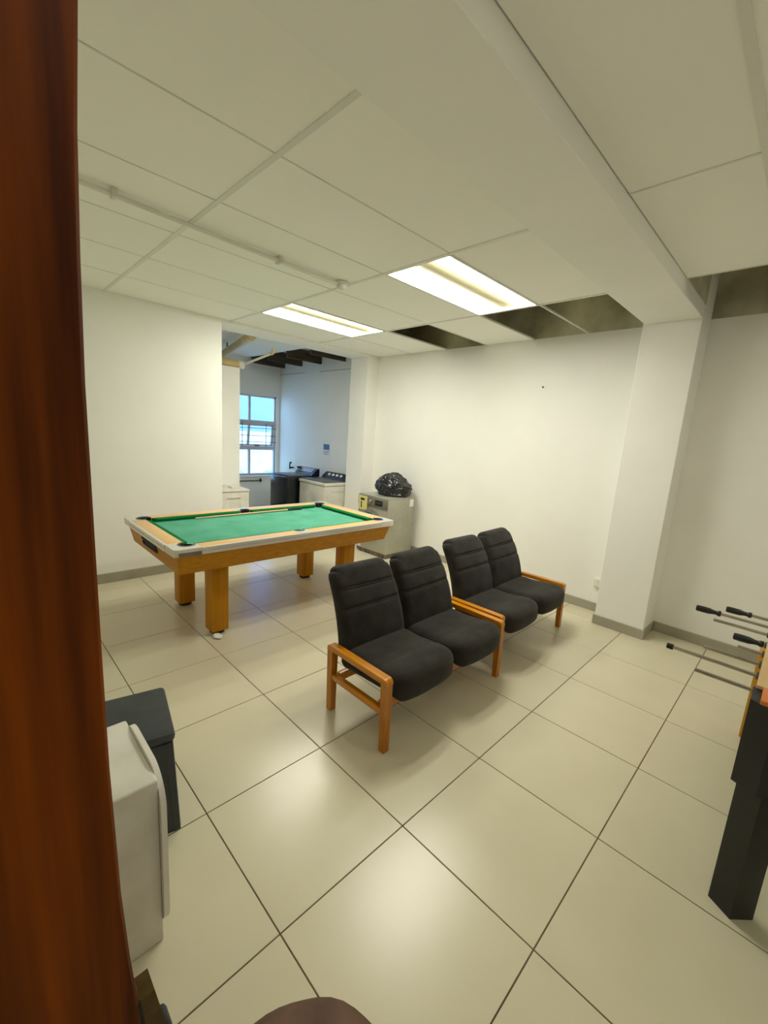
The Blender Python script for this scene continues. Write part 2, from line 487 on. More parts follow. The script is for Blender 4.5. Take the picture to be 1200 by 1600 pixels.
# window
wi = bpy.data.objects.new('window_1', None); COL.objects.link(wi); wi.location = (XF - 0.06, 0, 0)
tag(wi, 'three row laundry window with burglar bars and tilted middle sash', 'window', kind='structure')
b = B()
for y in (WY0, WY1 - 0.035): b.box(-0.025, 0.025, y, y + 0.035, WZ0, WZ1)
for z in (WZ0, WZ1 - 0.035): b.box(-0.025, 0.025, WY0, WY1, z, z + 0.035)
b.obj('window_frame', FRAMEM, wi, smooth=0)
YM = (2.92, 3.275)
for y in YM: B().box(-0.022, 0.022, y - 0.022, y + 0.022, WZ0, 1.225).box(-0.022, 0.022, y - 0.022, y + 0.022, 1.71, WZ1).obj('mullion', FRAMEM, wi, smooth=0)
for z in (1.225, 1.71): B().box(-0.024, 0.024, WY0, WY1, z - 0.036, z + 0.036).obj('transom', FRAMEM, wi, smooth=0)
ys = [WY0 + 0.035, 2.898, 2.942, 3.253, 3.297, WY1 - 0.035]
for (za, zb) in ((WZ0 + 0.035, 1.19), (1.745, WZ1 - 0.035)):
    for k in range(3): B().box(-0.004, 0.002, ys[2 * k] - 0.004, ys[2 * k + 1] + 0.004, za - 0.004, zb + 0.004).obj('pane', GLASS, wi, smooth=0)
sa = B()
zt, zb = 1.675, 1.262
for y in (WY0 + 0.036, WY1 - 0.072): sa.box(-0.018, 0.018, y, y + 0.036, zb - zt, 0)
for y in YM: sa.box(-0.018, 0.018, y - 0.022, y + 0.022, zb - zt, 0)
for z in (zb - zt, -0.03): sa.box(-0.018, 0.018, WY0 + 0.04, WY1 - 0.04, z, z + 0.03)
so = sa.obj('sash', FRAMEM, wi, smooth=0, loc=(-0.01, 0, zt)); so.rotation_euler = (0, math.radians(5), 0)
for k in range(3): B().box(-0.003, 0.003, ys[2 * k], ys[2 * k + 1], zb - zt + 0.02, -0.02).obj('pane', GLASS, so, smooth=0)
B().box(0.015, 0.05, 3.40, 3.50, zb - zt + 0.002, zb - zt + 0.016, bev=0.004).obj('stay_handle', IRON, so)
for z in (1.34, 1.46, 1.60): B().tube([(0.045, WY0, z), (0.045, WY1, z)], 0.006, 6).obj('burglar_bar', GREYP, wi)
for y in (2.75, 3.12, 3.61): B().tube([(0.045, y, 1.25), (0.045, y, 1.70)], 0.006, 6).obj('burglar_bar', GREYP, wi)
B().box(0.02, 0.10, WY0 - 0.02, WY1 + 0.02, WZ0 - 0.03, WZ0, bev=0.004).obj('window_sill', WALL, wi)

# ------------------------------------------------------------------ outside the window
g = B().box(-40, XF - 0.2, -30, 40, -0.6, -0.5).obj('ground_outside', PAVE, smooth=0)
tag(g, 'pale paved yard outside the laundry window', 'ground', kind='structure')
t = thing('building', 'pale blue building with white trims outside the laundry window', 'building', (-13.5, 7.0, -0.5))
B().box(-2, 2, -4.5, 3.2, 1.9, 6.5).obj('upper_wall', BLUEB, t, smooth=0)
B().box(-1.9, 1.9, -4.5, 3.2, 0, 1.9).obj('lower_wall', WHITEB, t, smooth=0)
B().box(-2.1, 2.1, 3.2, 3.5, 0, 6.5).obj('corner_trim', WHITEB, t, smooth=0)
B().box(2.0, 2.15, -4.5, 3.2, 1.55, 1.95).obj('string_course', WHITEB, t, smooth=0)
for y in (-2.2, 0.6):
    f_ = B().box(1.98, 2.06, y - 0.6, y + 0.6, 2.9, 4.4).obj('window', WHITEB, t, smooth=0)
    B().box(2.05, 2.08, y - 0.5, y + 0.5, 3.0, 4.3).obj('pane', GREYP, f_, smooth=0)
for k, (x, y, s) in enumerate(((-9.6, 4.0, 0.7), (-9.9, 5.9, 0.6))):
    bm_ = B()
    bmesh.ops.create_icosphere(bm_.bm, subdivisions=4, radius=s)
    for v in bm_.bm.verts:
        v.co *= 1 + 0.28 * noise.noise(v.co * 4.5 + Vector((k * 9, 0, 0)))
        v.co.z *= 0.85
    sh = bm_.obj('shrub', SHRUB, loc=(x, y, -0.5 + s * 0.75))
    tag(sh, ('larger dusty green shrub outside the lower window panes', 'smaller dusty green shrub further right outside the window')[k], 'shrub', 'shrubs outside the window')

# ------------------------------------------------------------------ ceiling lights
def troffer(cx, cy, label, zc=ZC, lamp=None):
    t = thing('ceiling_light', label, 'ceiling light', (cx, cy, zc), 0, 'lit ceiling troffers')
    hx, hy = 0.284, 0.594
    (B().box(-hx, hx, -hy, hy, 0.085, 0.092).box(-hx, -hx + 0.006, -hy, hy, 0.0, 0.085).box(hx - 0.006, hx, -hy, hy, 0.0, 0.085)
     .box(-hx, hx, -hy, -hy + 0.006, 0.0, 0.085).box(-hx, hx, hy - 0.006, hy, 0.0, 0.085).obj('housing', TBAR, t, smooth=0))
    (B().box(-hx, -hx + 0.016, -hy, hy, -0.004, 0.0).box(hx - 0.016, hx, -hy, hy, -0.004, 0.0)
     .box(-hx, hx, -hy, -hy + 0.014, -0.004, 0.0).box(-hx, hx, hy - 0.014, hy, -0.004, 0.0).obj('frame', TBAR, t, smooth=0))
    for s in (-1, 1):
        rows = []
        for k in range(11):
            u = k / 10
            x = s * (0.268 - 0.17 * u)
            z = 0.002 + 0.048 * math.sin(u * math.pi * 0.5)
            rows.append([(x, -hy + 0.012, z), (x, 0, z), (x, hy - 0.012, z)])
        B().grid(rows).obj('diffuser', lamp or LAMP, t, smooth=60)
    prof = [(-0.1, 0.052)] + [(0.1 * math.cos(math.pi * (1 - k / 8)), 0.05 - 0.03 * math.sin(math.pi * k / 8)) for k in range(1, 8)] + [(0.1, 0.052), (0.1, 0.06), (-0.1, 0.06)]
    B().prism(prof, -hy + 0.01, hy - 0.01, 'y').obj('centre_reflector', LAMPC, t)
    return t
troffer(-1.10, 2.20, 'bright twin strip ceiling light nearest the beam')
troffer(-2.87, 2.20, 'bright twin strip ceiling light near the laundry opening')
troffer(0.94, -0.18, 'dimmer extra twin strip ceiling light, unseen above the door', ZR, emission_material('dim_fill_diffuser', LAMP_COLOR, LAMP_STRENGTH * 0.18))  # extra out-of-view light suggested by the door's lit top; lifts ceiling brightness
troffer(1.54, 2.25, 'dim added twin strip ceiling light, unseen above the football table', ZR, bpy.data.materials['dim_fill_diffuser'])  # added unseen light, there to brighten the right wall and ceiling

t = thing('cable_conduit', 'white conduit running under the ceiling boards to the smoke detector', 'conduit', (-1.735, 0.08, ZC - 0.004))
B().tube([(0.06, -1.43, -0.022), (0.035, -0.2, -0.022), (-0.04, 1.40, -0.022)], 0.013, 10).obj('pipe', PVCW, t)
for y, x in ((-0.06, 0.03), (-1.0, 0.05), (0.9, -0.018)):
    B().box(x - 0.03, x + 0.03, y - 0.012, y + 0.012, -0.038, 0.004, bev=0.004).obj('clip', OFFW, t)
t = thing('smoke_detector', 'small white round smoke detector at the end of the conduit', 'smoke detector', (-1.775, 1.53, ZC - 0.004))
B().lathe([(0.05, 0), (0.05, -0.014), (0.046, -0.018)], n=28).obj('base', PVCW, t)
B().lathe([(0.038, -0.018), (0.04, -0.03), (0.034, -0.046), (0.018, -0.054), (0.004, -0.055)], n=28).obj('sensor_head', WHITEP, t)

# ------------------------------------------------------------------ pool table
t = thing('pool_table', 'wooden pool table with green baize and aluminium corners', 'pool table', (-2.52, 1.38, 0))
HX, HY, ZT = 0.622, 1.06, 0.80
RW = 0.131   # rail width
PC = 0.128   # corner pocket centre inset
PR = 0.060   # pocket radius
def arc(cx, cy, r, a0, a1, n=10):
    return [(cx + r * math.cos(a0 + (a1 - a0) * k / n), cy + r * math.sin(a0 + (a1 - a0) * k / n)) for k in range(n + 1)]
# bed with pocket cut-outs
ix, iy = HX - PC, HY - PC
out = []
q = math.pi / 2
for sx, sy, a in ((-1, -1, 0.0), (1, -1, q), (1, 1, 2 * q), (-1, 1, 3 * q)):
    a0, a1 = {(-1, -1): (q, 0), (1, -1): (2 * q, q), (1, 1): (3 * q, 2 * q), (-1, 1): (4 * q, 3 * q)}[(sx, sy)]
    out += arc(sx * ix, sy * iy, PR - 0.004, a0, a1)
    if (sx, sy) == (1, -1): out += arc(HX - RW + 0.008, 0, PR - 0.012, 3 * q - 0.3, q + 0.3)
    if (sx, sy) == (-1, 1): out += arc(-HX + RW - 0.008, 0, PR - 0.012, q - 0.3, -q + 0.3)
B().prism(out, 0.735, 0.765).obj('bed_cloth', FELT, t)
# rails
def wood_rail(x0, x1, y0, y1):
    B().box(x0, x1, y0, y1, 0.757, ZT, bev=0.004).obj('rail_top', OAKTOP, t)
for s in (-1, 1):
    xa, xb = sorted((s * (HX - 0.024), s * (HX - RW)))
    wood_rail(xa, xb, -HY + 0.19, -0.055); wood_rail(xa, xb, 0.055, HY - 0.19)
    ya, yb = sorted((s * (HY - 0.024), s * (HY - RW)))
    wood_rail(-HX + 0.19, HX - 0.19, ya, yb)
# green cushions
CS = [(RW, 0.757), (RW, 0.798), (RW + 0.014, 0.799), (RW + 0.04, 0.79), (RW + 0.034, 0.772), (RW + 0.02, 0.757)]
def cushion(side, a, b, ea, eb):
    """side: x+ x- y+ y-; a..b run; ends slope in by ea, eb"""
    r0, r1 = [], []
    for u, z in CS:
        k = (u - RW)
        for ring, v in ((r0, a + k * ea), (r1, b - k * eb)):
            if side[0] == 'x':
                ring.append(((HX - u) * (1 if side[1] == '+' else -1), v, z))
            else:
                ring.append((v, (HY - u) * (1 if side[1] == '+' else -1), z))
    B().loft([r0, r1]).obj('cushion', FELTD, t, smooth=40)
for sd in ('x+', 'x-'):
    cushion(sd, -HY + 0.19, -PR + 0.006, 1.0, 0.5); cushion(sd, PR - 0.006, HY - 0.19, 0.5, 1.0)
for sd in ('y+', 'y-'):
    cushion(sd, -HX + 0.19, HX - 0.19, 1.0, 1.0)
# corner castings
for sx in (-1, 1):
    for sy in (-1, 1):
        loc = [(0.004, 0.03), (0.012, 0.012), (0.03, 0.004), (0.19, 0.004), (0.19, RW)]
        th = math.asin((RW - PC) / PR)
        loc += arc(PC, PC, PR, th, -1.5 * math.pi - th, 20) + [(RW, 0.19), (0.004, 0.19)]
        poly = [(sx * (HX - u), sy * (HY - v)) for u, v in loc]
        B().prism(poly, 0.75, ZT + 0.002).obj('corner_casting', ALU, t, smooth=25)
        rim = [(sx * (HX - u), sy * (HY - v), ZT + 0.001) for u, v in arc(PC, PC, PR - 0.004, th, -1.5 * math.pi - th, 20)]
        B().tube(rim, 0.006, 6).obj('pocket_rim', GREYP, t)
        c = (sx * (HX - PC), sy * (HY - PC), 0)
        B().lathe([(PR - 0.004, 0.79), (PR - 0.006, 0.70), (PR - 0.014, 0.655), (0.01, 0.645)], c, 20, cap=False).obj('pocket_cup', RUBBER, t)
for s in (-1, 1):
    xo = HX - 0.024
    loc = [(xo + 0.018, -0.055), (xo + 0.018, 0.055), (HX - RW - 0.0, 0.055)] + arc(HX - RW + 0.004, 0, 0.046, q, 3 * q, 10)[0:0] + \
          [(HX - RW, 0.048)] + arc(HX - RW, 0, 0.048, q, -q, 14)[1:-1] + [(HX - RW, -0.048), (HX - RW, -0.055)]
    B().prism([(s * u, v) for u, v in loc], 0.757, ZT + 0.001).obj('side_casting', ALU, t, smooth=25)
    rim = [(s * u, v, ZT) for u, v in arc(HX - RW, 0, 0.046, q, -q, 14)]
    B().tube(rim, 0.006, 6).obj('pocket_rim', GREYP, t)
    B().lathe([(0.044, 0.79), (0.042, 0.70), (0.034, 0.655), (0.01, 0.645)], (s * (HX - RW), 0, 0), 18, cap=False).obj('pocket_cup', RUBBER, t)
# aluminium edge strips, grooved
for s in (-1, 1):
    b = B()
    for z0, z1, d in ((0.752, 0.774, 0.0), (0.774, 0.779, 0.005), (0.779, ZT, 0.0)):
        xa, xb = sorted((s * (HX - d), s * (HX - 0.024)))
        b.box(xa, xb, -HY + 0.19, HY - 0.19, z0, z1)
    b.obj('edge_strip', ALU, t, smooth=0)
    b = B()
    for z0, z1, d in ((0.752, 0.774, 0.0), (0.774, 0.779, 0.005), (0.779, ZT, 0.0)):
        ya, yb = sorted((s * (HY - d), s * (HY - 0.024)))
        b.box(-HX + 0.19, HX - 0.19, ya, yb, z0, z1)
    b.obj('edge_strip', ALU, t, smooth=0)
# dark joint on the near corner of the strip
B().box(HX - 0.002, HX + 0.0015, -HY + 0.032, -HY + 0.185, 0.752, 0.778).obj('joint_cover', ALUD, t, smooth=0)
# tapered apron
TX, TY, BX, BY, ZA, ZB = HX - 0.03, HY - 0.03, HX - 0.085, HY - 0.06, 0.752, 0.598
for s in (-1, 1):
    o_ = [(s * TX, -TY, ZA), (s * TX, TY, ZA), (s * BX, BY, ZB), (s * BX, -BY, ZB)]
    i_ = [(p[0] - s * 0.022, p[1] * 0.979, p[2]) for p in o_]
    B().loft([o_, i_]).obj('apron_panel', OAK, t, smooth=0)
    o_ = [(-TX, s * TY, ZA), (TX, s * TY, ZA), (BX, s * BY, ZB), (-BX, s * BY, ZB)]
    i_ = [(p[0] * 0.964, p[1] - s * 0.022, p[2]) for p in o_]
    B().loft([o_, i_]).obj('apron_panel', OAK, t, smooth=0)
B().box(-BX + 0.02, BX - 0.02, -BY + 0.02, BY - 0.02, ZB + 0.004, ZB + 0.02).obj('bottom_board', OAK, t, smooth=0)
# ball return in the end apron
sl = B().prism(round_poly(-0.185, 0.165, -0.036, 0.036, 0.03), -0.004, 0.03, 'y').obj('ball_return', RUBBER, t, 'black oval ball return slot')
sl.location = (-0.03, -TY + 0.016, 0.690); sl.rotation_euler = (math.radians(11), 0, 0)
B().tube([(p[0], -0.006, p[1]) for p in round_poly(-0.185, 0.165, -0.036, 0.036, 0.03)], 0.006, 6).obj('slot_rim', BLACKP, sl)
for sx in (-1, 1):
    for sy in (-1, 1):
        cx, cy = sx * 0.345, sy * 0.655
        lg = B().box(cx - 0.067, cx + 0.067, cy - 0.067, cy + 0.067, 0.03, ZB + 0.006, bev=0.003).obj('leg', OAKV, t)
        B().lathe([(0.05, 0.0), (0.056, 0.006), (0.056, 0.022), (0.04, 0.031)], (cx, cy, 0), 20).obj('foot', RUBBER, lg)

# cue
CUEW = material('ash_cue_wood', rgb(206, 168, 120), rgb(220, 184, 138), rough=0.35, scale=(60, 3, 60))
t = thing('pool_cue', 'wooden pool cue lying along the far rail of the pool table', 'cue', (-2.938, 0.86, 0.7785))
B().tube([(0, 0, 0), (0.0, 0.01, 0), (-0.008, 0.98, -0.001)], [0.0065, 0.007, 0.010], 12).obj('shaft', CUEW, t)
B().tube([(-0.008, 0.98, -0.001), (-0.0095, 1.16, -0.001)], [0.0102, 0.0115], 12).obj('butt', BLACKP, t)
B().tube([(0, -0.012, 0), (0, 0, 0)], [0.005, 0.0055], 12).obj('tip', GREYP, t)

# folded paper under the table foot
def crumple(seed, s):
    b = B(); bmesh.ops.create_icosphere(b.bm, subdivisions=3, radius=1)
    for v in b.bm.verts:
        n = noise.noise(v.co * 2.3 + Vector((seed, 0, 0))) + 0.5 * noise.noise(v.co * 6 + Vector((0, seed, 0)))
        v.co = Vector((v.co.x * s[0], v.co.y * s[1], v.co.z * s[2])) * (1 + 0.4 * n)
    mz = min(v.co.z for v in b.bm.verts)
    for v in b.bm.verts: v.co.z -= mz
    return b
tag(crumple(3, (0.045, 0.03, 0.012)).obj('crumpled_paper', PAPER, loc=(-2.07, 0.685, 0), smooth=20), 'crumpled white paper beside the nearest pool table foot', 'paper')

# ------------------------------------------------------------------ two-seat benches
def seat_fn(p):
    x, y, z = p.x, p.y, p.z
    u = x / 0.26                       # -1 rear, 1 front
    v = y / 0.268
    # plan: rounded front corners
    if u > 0.2:
        k = (u - 0.2) / 0.8
        y *= 1 - 0.10 * k ** 3
        x -= 0.035 * abs(v) ** 3 * k
    top = z > 0
    if top:
        z += 0.018 * (1 - v * v) * (1 - 0.3 * u * u) - 0.012 * math.exp(-((u + 0.1) / 0.45) ** 2) * (1 - 0.4 * v * v)
        z -= 0.006 * math.exp(-((u - 0.25) / 0.03) ** 2)
        z += 0.005 * noise.noise(Vector((x * 9, y * 9, 1)))
    else:
        if u > 0.55: z -= 0.02 * ((u - 0.55) / 0.45)
    if u > 0.5: z -= 0.030 * ((u - 0.5) / 0.5) ** 2
    z += 0.016 * u
    return (x, y, z)
def back_fn(p):
    x, y, z = p.x, p.y, p.z            # x thickness (front +), z height
    v, h = y / 0.266, z / 0.275
    R = 0.085
    cy, cz = max(-(0.266 - R), min(0.266 - R, y)), max(-(0.275 - R), min(0.275 - R, z))
    dy, dz = y - cy, z - cz
    if dz > 0 and abs(dy) > 1e-6:
        k = max(abs(dy), dz) / math.hypot(dy, dz)
        y, z = cy + dy * k, cz + dz * k
    y *= 1 - 0.05 * (1 + h)
    front = x > 0
    if front:
        x += 0.022 * (1 - v * v) * (1 - h * h * 0.6)
        for s0 in (0.46, 0.03):
            for d in (-0.022, 0.022):
                x -= 0.007 * math.exp(-((h - s0 - d) / 0.011) ** 2) * (1 if abs(v) < 0.8 else 0.3)
            x -= 0.004 * math.exp(-((h - s0) / 0.06) ** 2)
        x += 0.003 * noise.noise(Vector((y * 8, z * 8, 3)))
    x += -0.035 * h * h + 0.02 * (1 - h) * 0.5
    return (x, y, z)
def make_bench(label, loc, rz):
    t = thing('two_seat_bench', label, 'bench', loc, rz, 'charcoal two-seat benches')
    W = 0.59           # half width
    for s in (-1, 1):
        y0, y1 = sorted((s * W, s * (W - 0.048)))
        poly = round_poly(-0.255, 0.245, 0.387, 0.42, 0.024, 5, (0, 0, 1, 1))
        B().prism(poly, y0, y1, 'y').obj('armrest', CHWOOD, t, smooth=40)
        def leg(xt, xb):
            o1 = [(xt - 0.022, y0 + 0.001, 0.39), (xt + 0.022, y0 + 0.001, 0.39), (xt + 0.022, y1 - 0.001, 0.39), (xt - 0.022, y1 - 0.001, 0.39)]
            o2 = [(xb - 0.019, y0 + 0.004, 0), (xb + 0.019, y0 + 0.004, 0), (xb + 0.019, y1 - 0.004, 0), (xb - 0.019, y1 - 0.004, 0)]
            B().loft([o2, o1]).obj('leg', CHWOODV, t, smooth=0)
        leg(0.222, 0.232); leg(-0.232, -0.226)
        B().box(-0.215, 0.21, y0 + 0.006, y1 - 0.006, 0.205, 0.238, bev=0.003).obj('side_stretcher', CHWOOD, t)
    B().box(0.15, 0.185, -W + 0.04, W - 0.04, 0.20, 0.25, bev=0.003).obj('cross_rail', CHWOOD, t)
    B().box(-0.20, -0.165, -W + 0.04, W - 0.04, 0.205, 0.25, bev=0.003).obj('cross_rail', CHWOOD, t)
    me_s = B().rbox(0.26, 0.268, 0.062, 0.052, (26, 22, 8), seat_fn).mesh('seat_cushion', FABRIC, 60)
    me_b = B().rbox(0.05, 0.266, 0.275, 0.044, (6, 26, 74), back_fn).mesh('backrest', FABRIC, 60)
    for s in (-1, 1):
        o = link('seat_cushion', me_s, t, loc=(0.045, s * 0.270, 0.345))
        o = link('backrest', me_b, t, loc=(-0.268, s * 0.269, 0.588)); o.rotation_euler = (s * 0.012, math.radians(-20.5), 0)
    return t
b1 = make_bench('charcoal two-seat bench with pine arms, nearest the camera', (-0.60, 1.41, 0), 0.0)
b2 = copy_tree(b1); b2.location = (-0.655, 2.618, 0); b2.rotation_euler = (0, 0, 0.02)
b2['label'] = 'charcoal two-seat bench with pine arms, closer to the back wall'

# ------------------------------------------------------------------ silver washing machine with bag
t = thing('front_load_washer', 'silver front-loading washer against the back wall under a black bag', 'washing machine', (-3.13, 3.548, 0))
wx, wy, wz = 0.295, 0.262, 0.822
B().box(-wx, wx, -wy, wy, 0.055, wz - 0.02, bev=0.012, seg=3).obj('cabinet', SILVER, t)
B().box(-wx + 0.003, wx - 0.003, -wy + 0.004, wy, wz - 0.022, wz, bev=0.008, seg=2).obj('top_plate', SILVER, t)
B().box(-wx + 0.01, wx - 0.01, -wy + 0.006, wy - 0.01, 0.012, 0.06).obj('plinth', RUST, t, 'rusty bottom plinth', smooth=0)
for sx in (-1, 1):
    for sy in (-1, 1): B().lathe([(0.022, 0), (0.022, 0.012)], (sx * 0.23, sy * 0.22, 0), 12).obj('foot', RUBBER, t)
pn = B().box(-wx + 0.006, wx - 0.006, -wy - 0.010, -wy + 0.01, 0.665, 0.805, bev=0.006).obj('control_panel', SILVERD, t)
B().box(-0.275, -0.10, -wy - 0.0125, -wy - 0.0095, 0.60, 0.80).obj('energy_sticker', YELLOW, pn, 'yellow energy sticker', smooth=0)
B().box(-0.235, -0.155, -wy - 0.0135, -wy - 0.0120, 0.735, 0.765).box(-0.225, -0.205, -wy - 0.0135, -wy - 0.0120, 0.63, 0.72).obj('sticker_print', RUBBER, pn, smooth=0)
B().lathe([(0.034, -wy - 0.008), (0.032, -wy - 0.03), (0.028, -wy - 0.034), (0.004, -wy - 0.034)], (-0.045, 0, 0.735), 24, 'y').obj('dial', STEEL, pn)
B().box(0.055, 0.20, -wy - 0.0125, -wy - 0.0095, 0.70, 0.775).obj('display', GLOSSBK, pn, smooth=0)
B().box(0.085, 0.165, -wy - 0.0135, -wy - 0.0120, 0.738, 0.745).obj('display_print', GREYP, pn, smooth=0)
dr = B().lathe([(0.215, -wy - 0.002), (0.215, -wy - 0.03), (0.20, -wy - 0.042), (0.165, -wy - 0.045), (0.155, -wy - 0.03)], (-0.02, 0, 0.42), 40, 'y', cap=False).obj('door', SILVERD, t)
B().lathe([(0.160, -wy - 0.034), (0.12, -wy - 0.05), (0.06, -wy - 0.058), (0.004, -wy - 0.06)], (-0.02, 0, 0.42), 40, 'y').obj('door_glass', GLOSSBK, dr)
B().tube([(-0.02 + 0.187 * math.cos(a / 24 * 2 * math.pi), -wy - 0.044, 0.42 + 0.187 * math.sin(a / 24 * 2 * math.pi)) for a in range(25)], 0.007, 6).obj('chrome_ring', STEEL, dr)
for k in range(5):
    ry, rz_ = 0.045 + 0.042 * k, 0.06 + 0.065 * k
    pts = []
    for a in range(41):
        y = ry * math.cos(a / 40 * 2 * math.pi); z = 0.43 + rz_ * math.sin(a / 40 * 2 * math.pi)
        pts.append((wx - 0.003, y, z))
    B().tube(pts, 0.0075, 8, cap=False).obj('pressed_ring', SILVER, t)
B().box(wx - 0.001, wx + 0.0015, 0.16, 0.235, 0.69, 0.79).obj('white_sticker', PAPER, t, 'white sticker', smooth=0)
B().box(-wx + 0.02, -wx + 0.09, -wy - 0.002, -wy + 0.0, 0.07, 0.15).obj('filter_flap', WHITEP, t, smooth=0)

# bag
b = B(); bmesh.ops.create_icosphere(b.bm, subdivisions=6, radius=1)
for v in b.bm.verts:
    p = v.co.copy()
    w = p + 0.35 * Vector((noise.noise(p * 1.7), noise.noise(p * 1.7 + Vector((5, 0, 0))), noise.noise(p * 1.7 + Vector((0, 7, 0)))))
    rid = 1 - abs(noise.noise(w * 2.4 + Vector((2, 1, 4)))) * 2.2
    rid2 = 1 - abs(noise.noise(w * 5.2 + Vector((8, 3, 1)))) * 2.2
    k = 1 + 0.10 * noise.noise(p * 1.4 + Vector((1, 4, 2))) + 0.10 * max(0, rid) ** 2 + 0.045 * max(0, rid2) ** 2
    c = Vector((p.x * 0.245, p.y * 0.195, p.z * 0.18)) * k
    if c.x > 0.03 and c.z > 0: c.z *= 1 - 0.45 * min(1, (c.x - 0.03) / 0.2)
    c.z = max(c.z, -0.12)
    v.co = c
mz = min(v.co.z for v in b.bm.verts)
for v in b.bm.verts: v.co.z -= mz
bg_ = b.obj('bin_bag', BAGM, loc=(-3.05, 3.60, wz), smooth=60)
bg_.rotation_euler = (0, 0, math.radians(15))
tag(bg_, 'crumpled glossy black plastic bag on top of the silver washer', 'bag')

# ------------------------------------------------------------------ laundry appliances
t = thing('black_top_loader', 'black top-loading washer beside the laundry window', 'washing machine', (-5.22, 3.42, 0))
B().box(-0.27, 0.27, -0.34, 0.30, 0.02, 0.86, bev=0.03, seg=3).obj('cabinet', GLOSSBK, t)
B().box(-0.24, 0.24, -0.30, 0.14, 0.86, 0.885, bev=0.01).obj('lid', GREYP, t, 'grey glass lid')
pr = [(0.12, 0.855), (0.30, 0.855), (0.30, 0.985), (0.26, 0.99), (0.16, 0.90)]
cs = B().prism(pr, -0.26, 0.26, 'x').obj('console', GLOSSBK, t)
o_ = B().box(-0.20, 0.20, -0.002, 0.002, -0.045, 0.045).obj('console_strip', SILVER, cs, smooth=0)
o_.location = (0, 0.206, 0.949); o_.rotation_euler = (math.radians(-48), 0, 0)
B().lathe([(0.045, 0.0), (0.04, 0.03), (0.004, 0.032)], (-0.20, 0.19, 0.96), 16).obj('dial', BLACKP, cs)
for sx in (-1, 1):
    for sy in (-0.28, 0.24): B().lathe([(0.02, 0), (0.02, 0.022)], (sx * 0.2, sy, 0), 10).obj('foot', RUBBER, t)

t = thing('twin_tub_washer', 'pale twin-tub washer with four white knobs beside the black washer', 'washing machine', (-4.55, 3.56, 0))
B().box(-0.345, 0.345, -0.285, 0.285, 0.02, 0.80, bev=0.02, seg=3).obj('cabinet', OFFW, t)
B().box(-0.355, 0.355, -0.295, 0.29, 0.80, 0.848, bev=0.014, seg=2).obj('top_rim', OFFW, t)
B().box(-0.32, 0.02, -0.26, 0.15, 0.848, 0.862, bev=0.006).obj('lid', GREYP, t, 'grey wash lid')
B().box(0.03, 0.32, -0.26, 0.15, 0.848, 0.860, bev=0.006).obj('lid', GREYP, t, 'grey spin lid')
cs = B().prism([(0.15, 0.845), (0.29, 0.845), (0.29, 0.955), (0.25, 0.955), (0.17, 0.89)], -0.34, 0.34, 'x').obj('console', BLACKP, t)
for k in range(4):
    d = B().lathe([(0.026, 0), (0.026, 0.01), (0.02, 0.022), (0.003, 0.022)], (0, 0, 0), 18).obj('knob', WHITEP, cs)
    d.location = (-0.18 + 0.105 * k, 0.203, 0.918); d.rotation_euler = (math.radians(50), 0, 0)
B().box(-0.24, -0.05, -0.287, -0.283, 0.25, 0.70, bev=0.001).obj('front_panel', OFFW, t)
B().box(0.02, 0.30, -0.288, -0.283, 0.25, 0.70, bev=0.001).obj('front_panel', OFFW, t)
B().box(0.343, 0.349, -0.15, 0.15, 0.70, 0.75, bev=0.002).obj('side_grip', OFFW, t)
for sx in (-1, 1):
    for sy in (-0.22, 0.22): B().lathe([(0.02, 0), (0.02, 0.022)], (sx * 0.28, sy, 0), 10).obj('foot', RUBBER, t)

t = thing('white_appliance', 'low white appliance with recessed handle just inside the laundry opening', 'appliance', (-4.50, 1.80, 0))
B().box(-0.235, 0.25, -0.28, 0.265, 0.02, 0.78, bev=0.015, seg=2).obj('cabinet', OFFW, t)
B().box(-0.24, 0.257, -0.285, 0.27, 0.78, 0.812, bev=0.01).obj('top', OFFW, t)
B().box(0.248, 0.262, -0.04, 0.14, 0.70, 0.725, bev=0.004).obj('handle', OFFW, t)
for y0, y1 in ((-0.25, -0.02), (0.0, 0.115), (0.135, 0.235)):
    B().box(0.247, 0.2545, y0, y1, 0.12, 0.66, bev=0.004).obj('front_panel', OFFW, t)
B().box(0.0, 0.12, 0.08, 0.22, 0.812, 0.83, bev=0.005).obj('soap_tray', PVCW, t)
for sx in (-0.19, 0.2):
    for sy in (-0.22, 0.21): B().lathe([(0.02, 0), (0.02, 0.022)], (sx, sy, 0), 10).obj('foot', RUBBER, t)

t = thing('notice', 'small white and blue paper notice on the laundry side wall', 'notice', (-5.02, YB, 1.335))
B().box(-0.105, 0.105, -0.003, 0, -0.14, 0.14).obj('sheet', PAPER, t, smooth=0)
B().box(-0.085, 0.085, -0.0042, -0.003, -0.02, 0.075).obj('blue_block', BLUEINK, t, smooth=0)
for k in range(3): B().box(-0.08, 0.08 - 0.02 * k, -0.0042, -0.003, -0.05 - 0.025 * k, -0.043 - 0.025 * k).obj('print_line', BLUEINK, t, smooth=0)

t = thing('wall_tap', 'dark swan-neck tap above the black washer', 'tap', (-6.05, YB, 0.9))
B().tube([(0, 0, 0), (0, -0.08, 0)], 0.016, 10).obj('body', IRON, t)
B().tube([(0, -0.08, -0.03), (0, -0.08, 0.07), (0.02, -0.085, 0.1), (0.05, -0.09, 0.11), (0.07, -0.095, 0.09)], 0.012, 8).obj('spout', IRON, t)

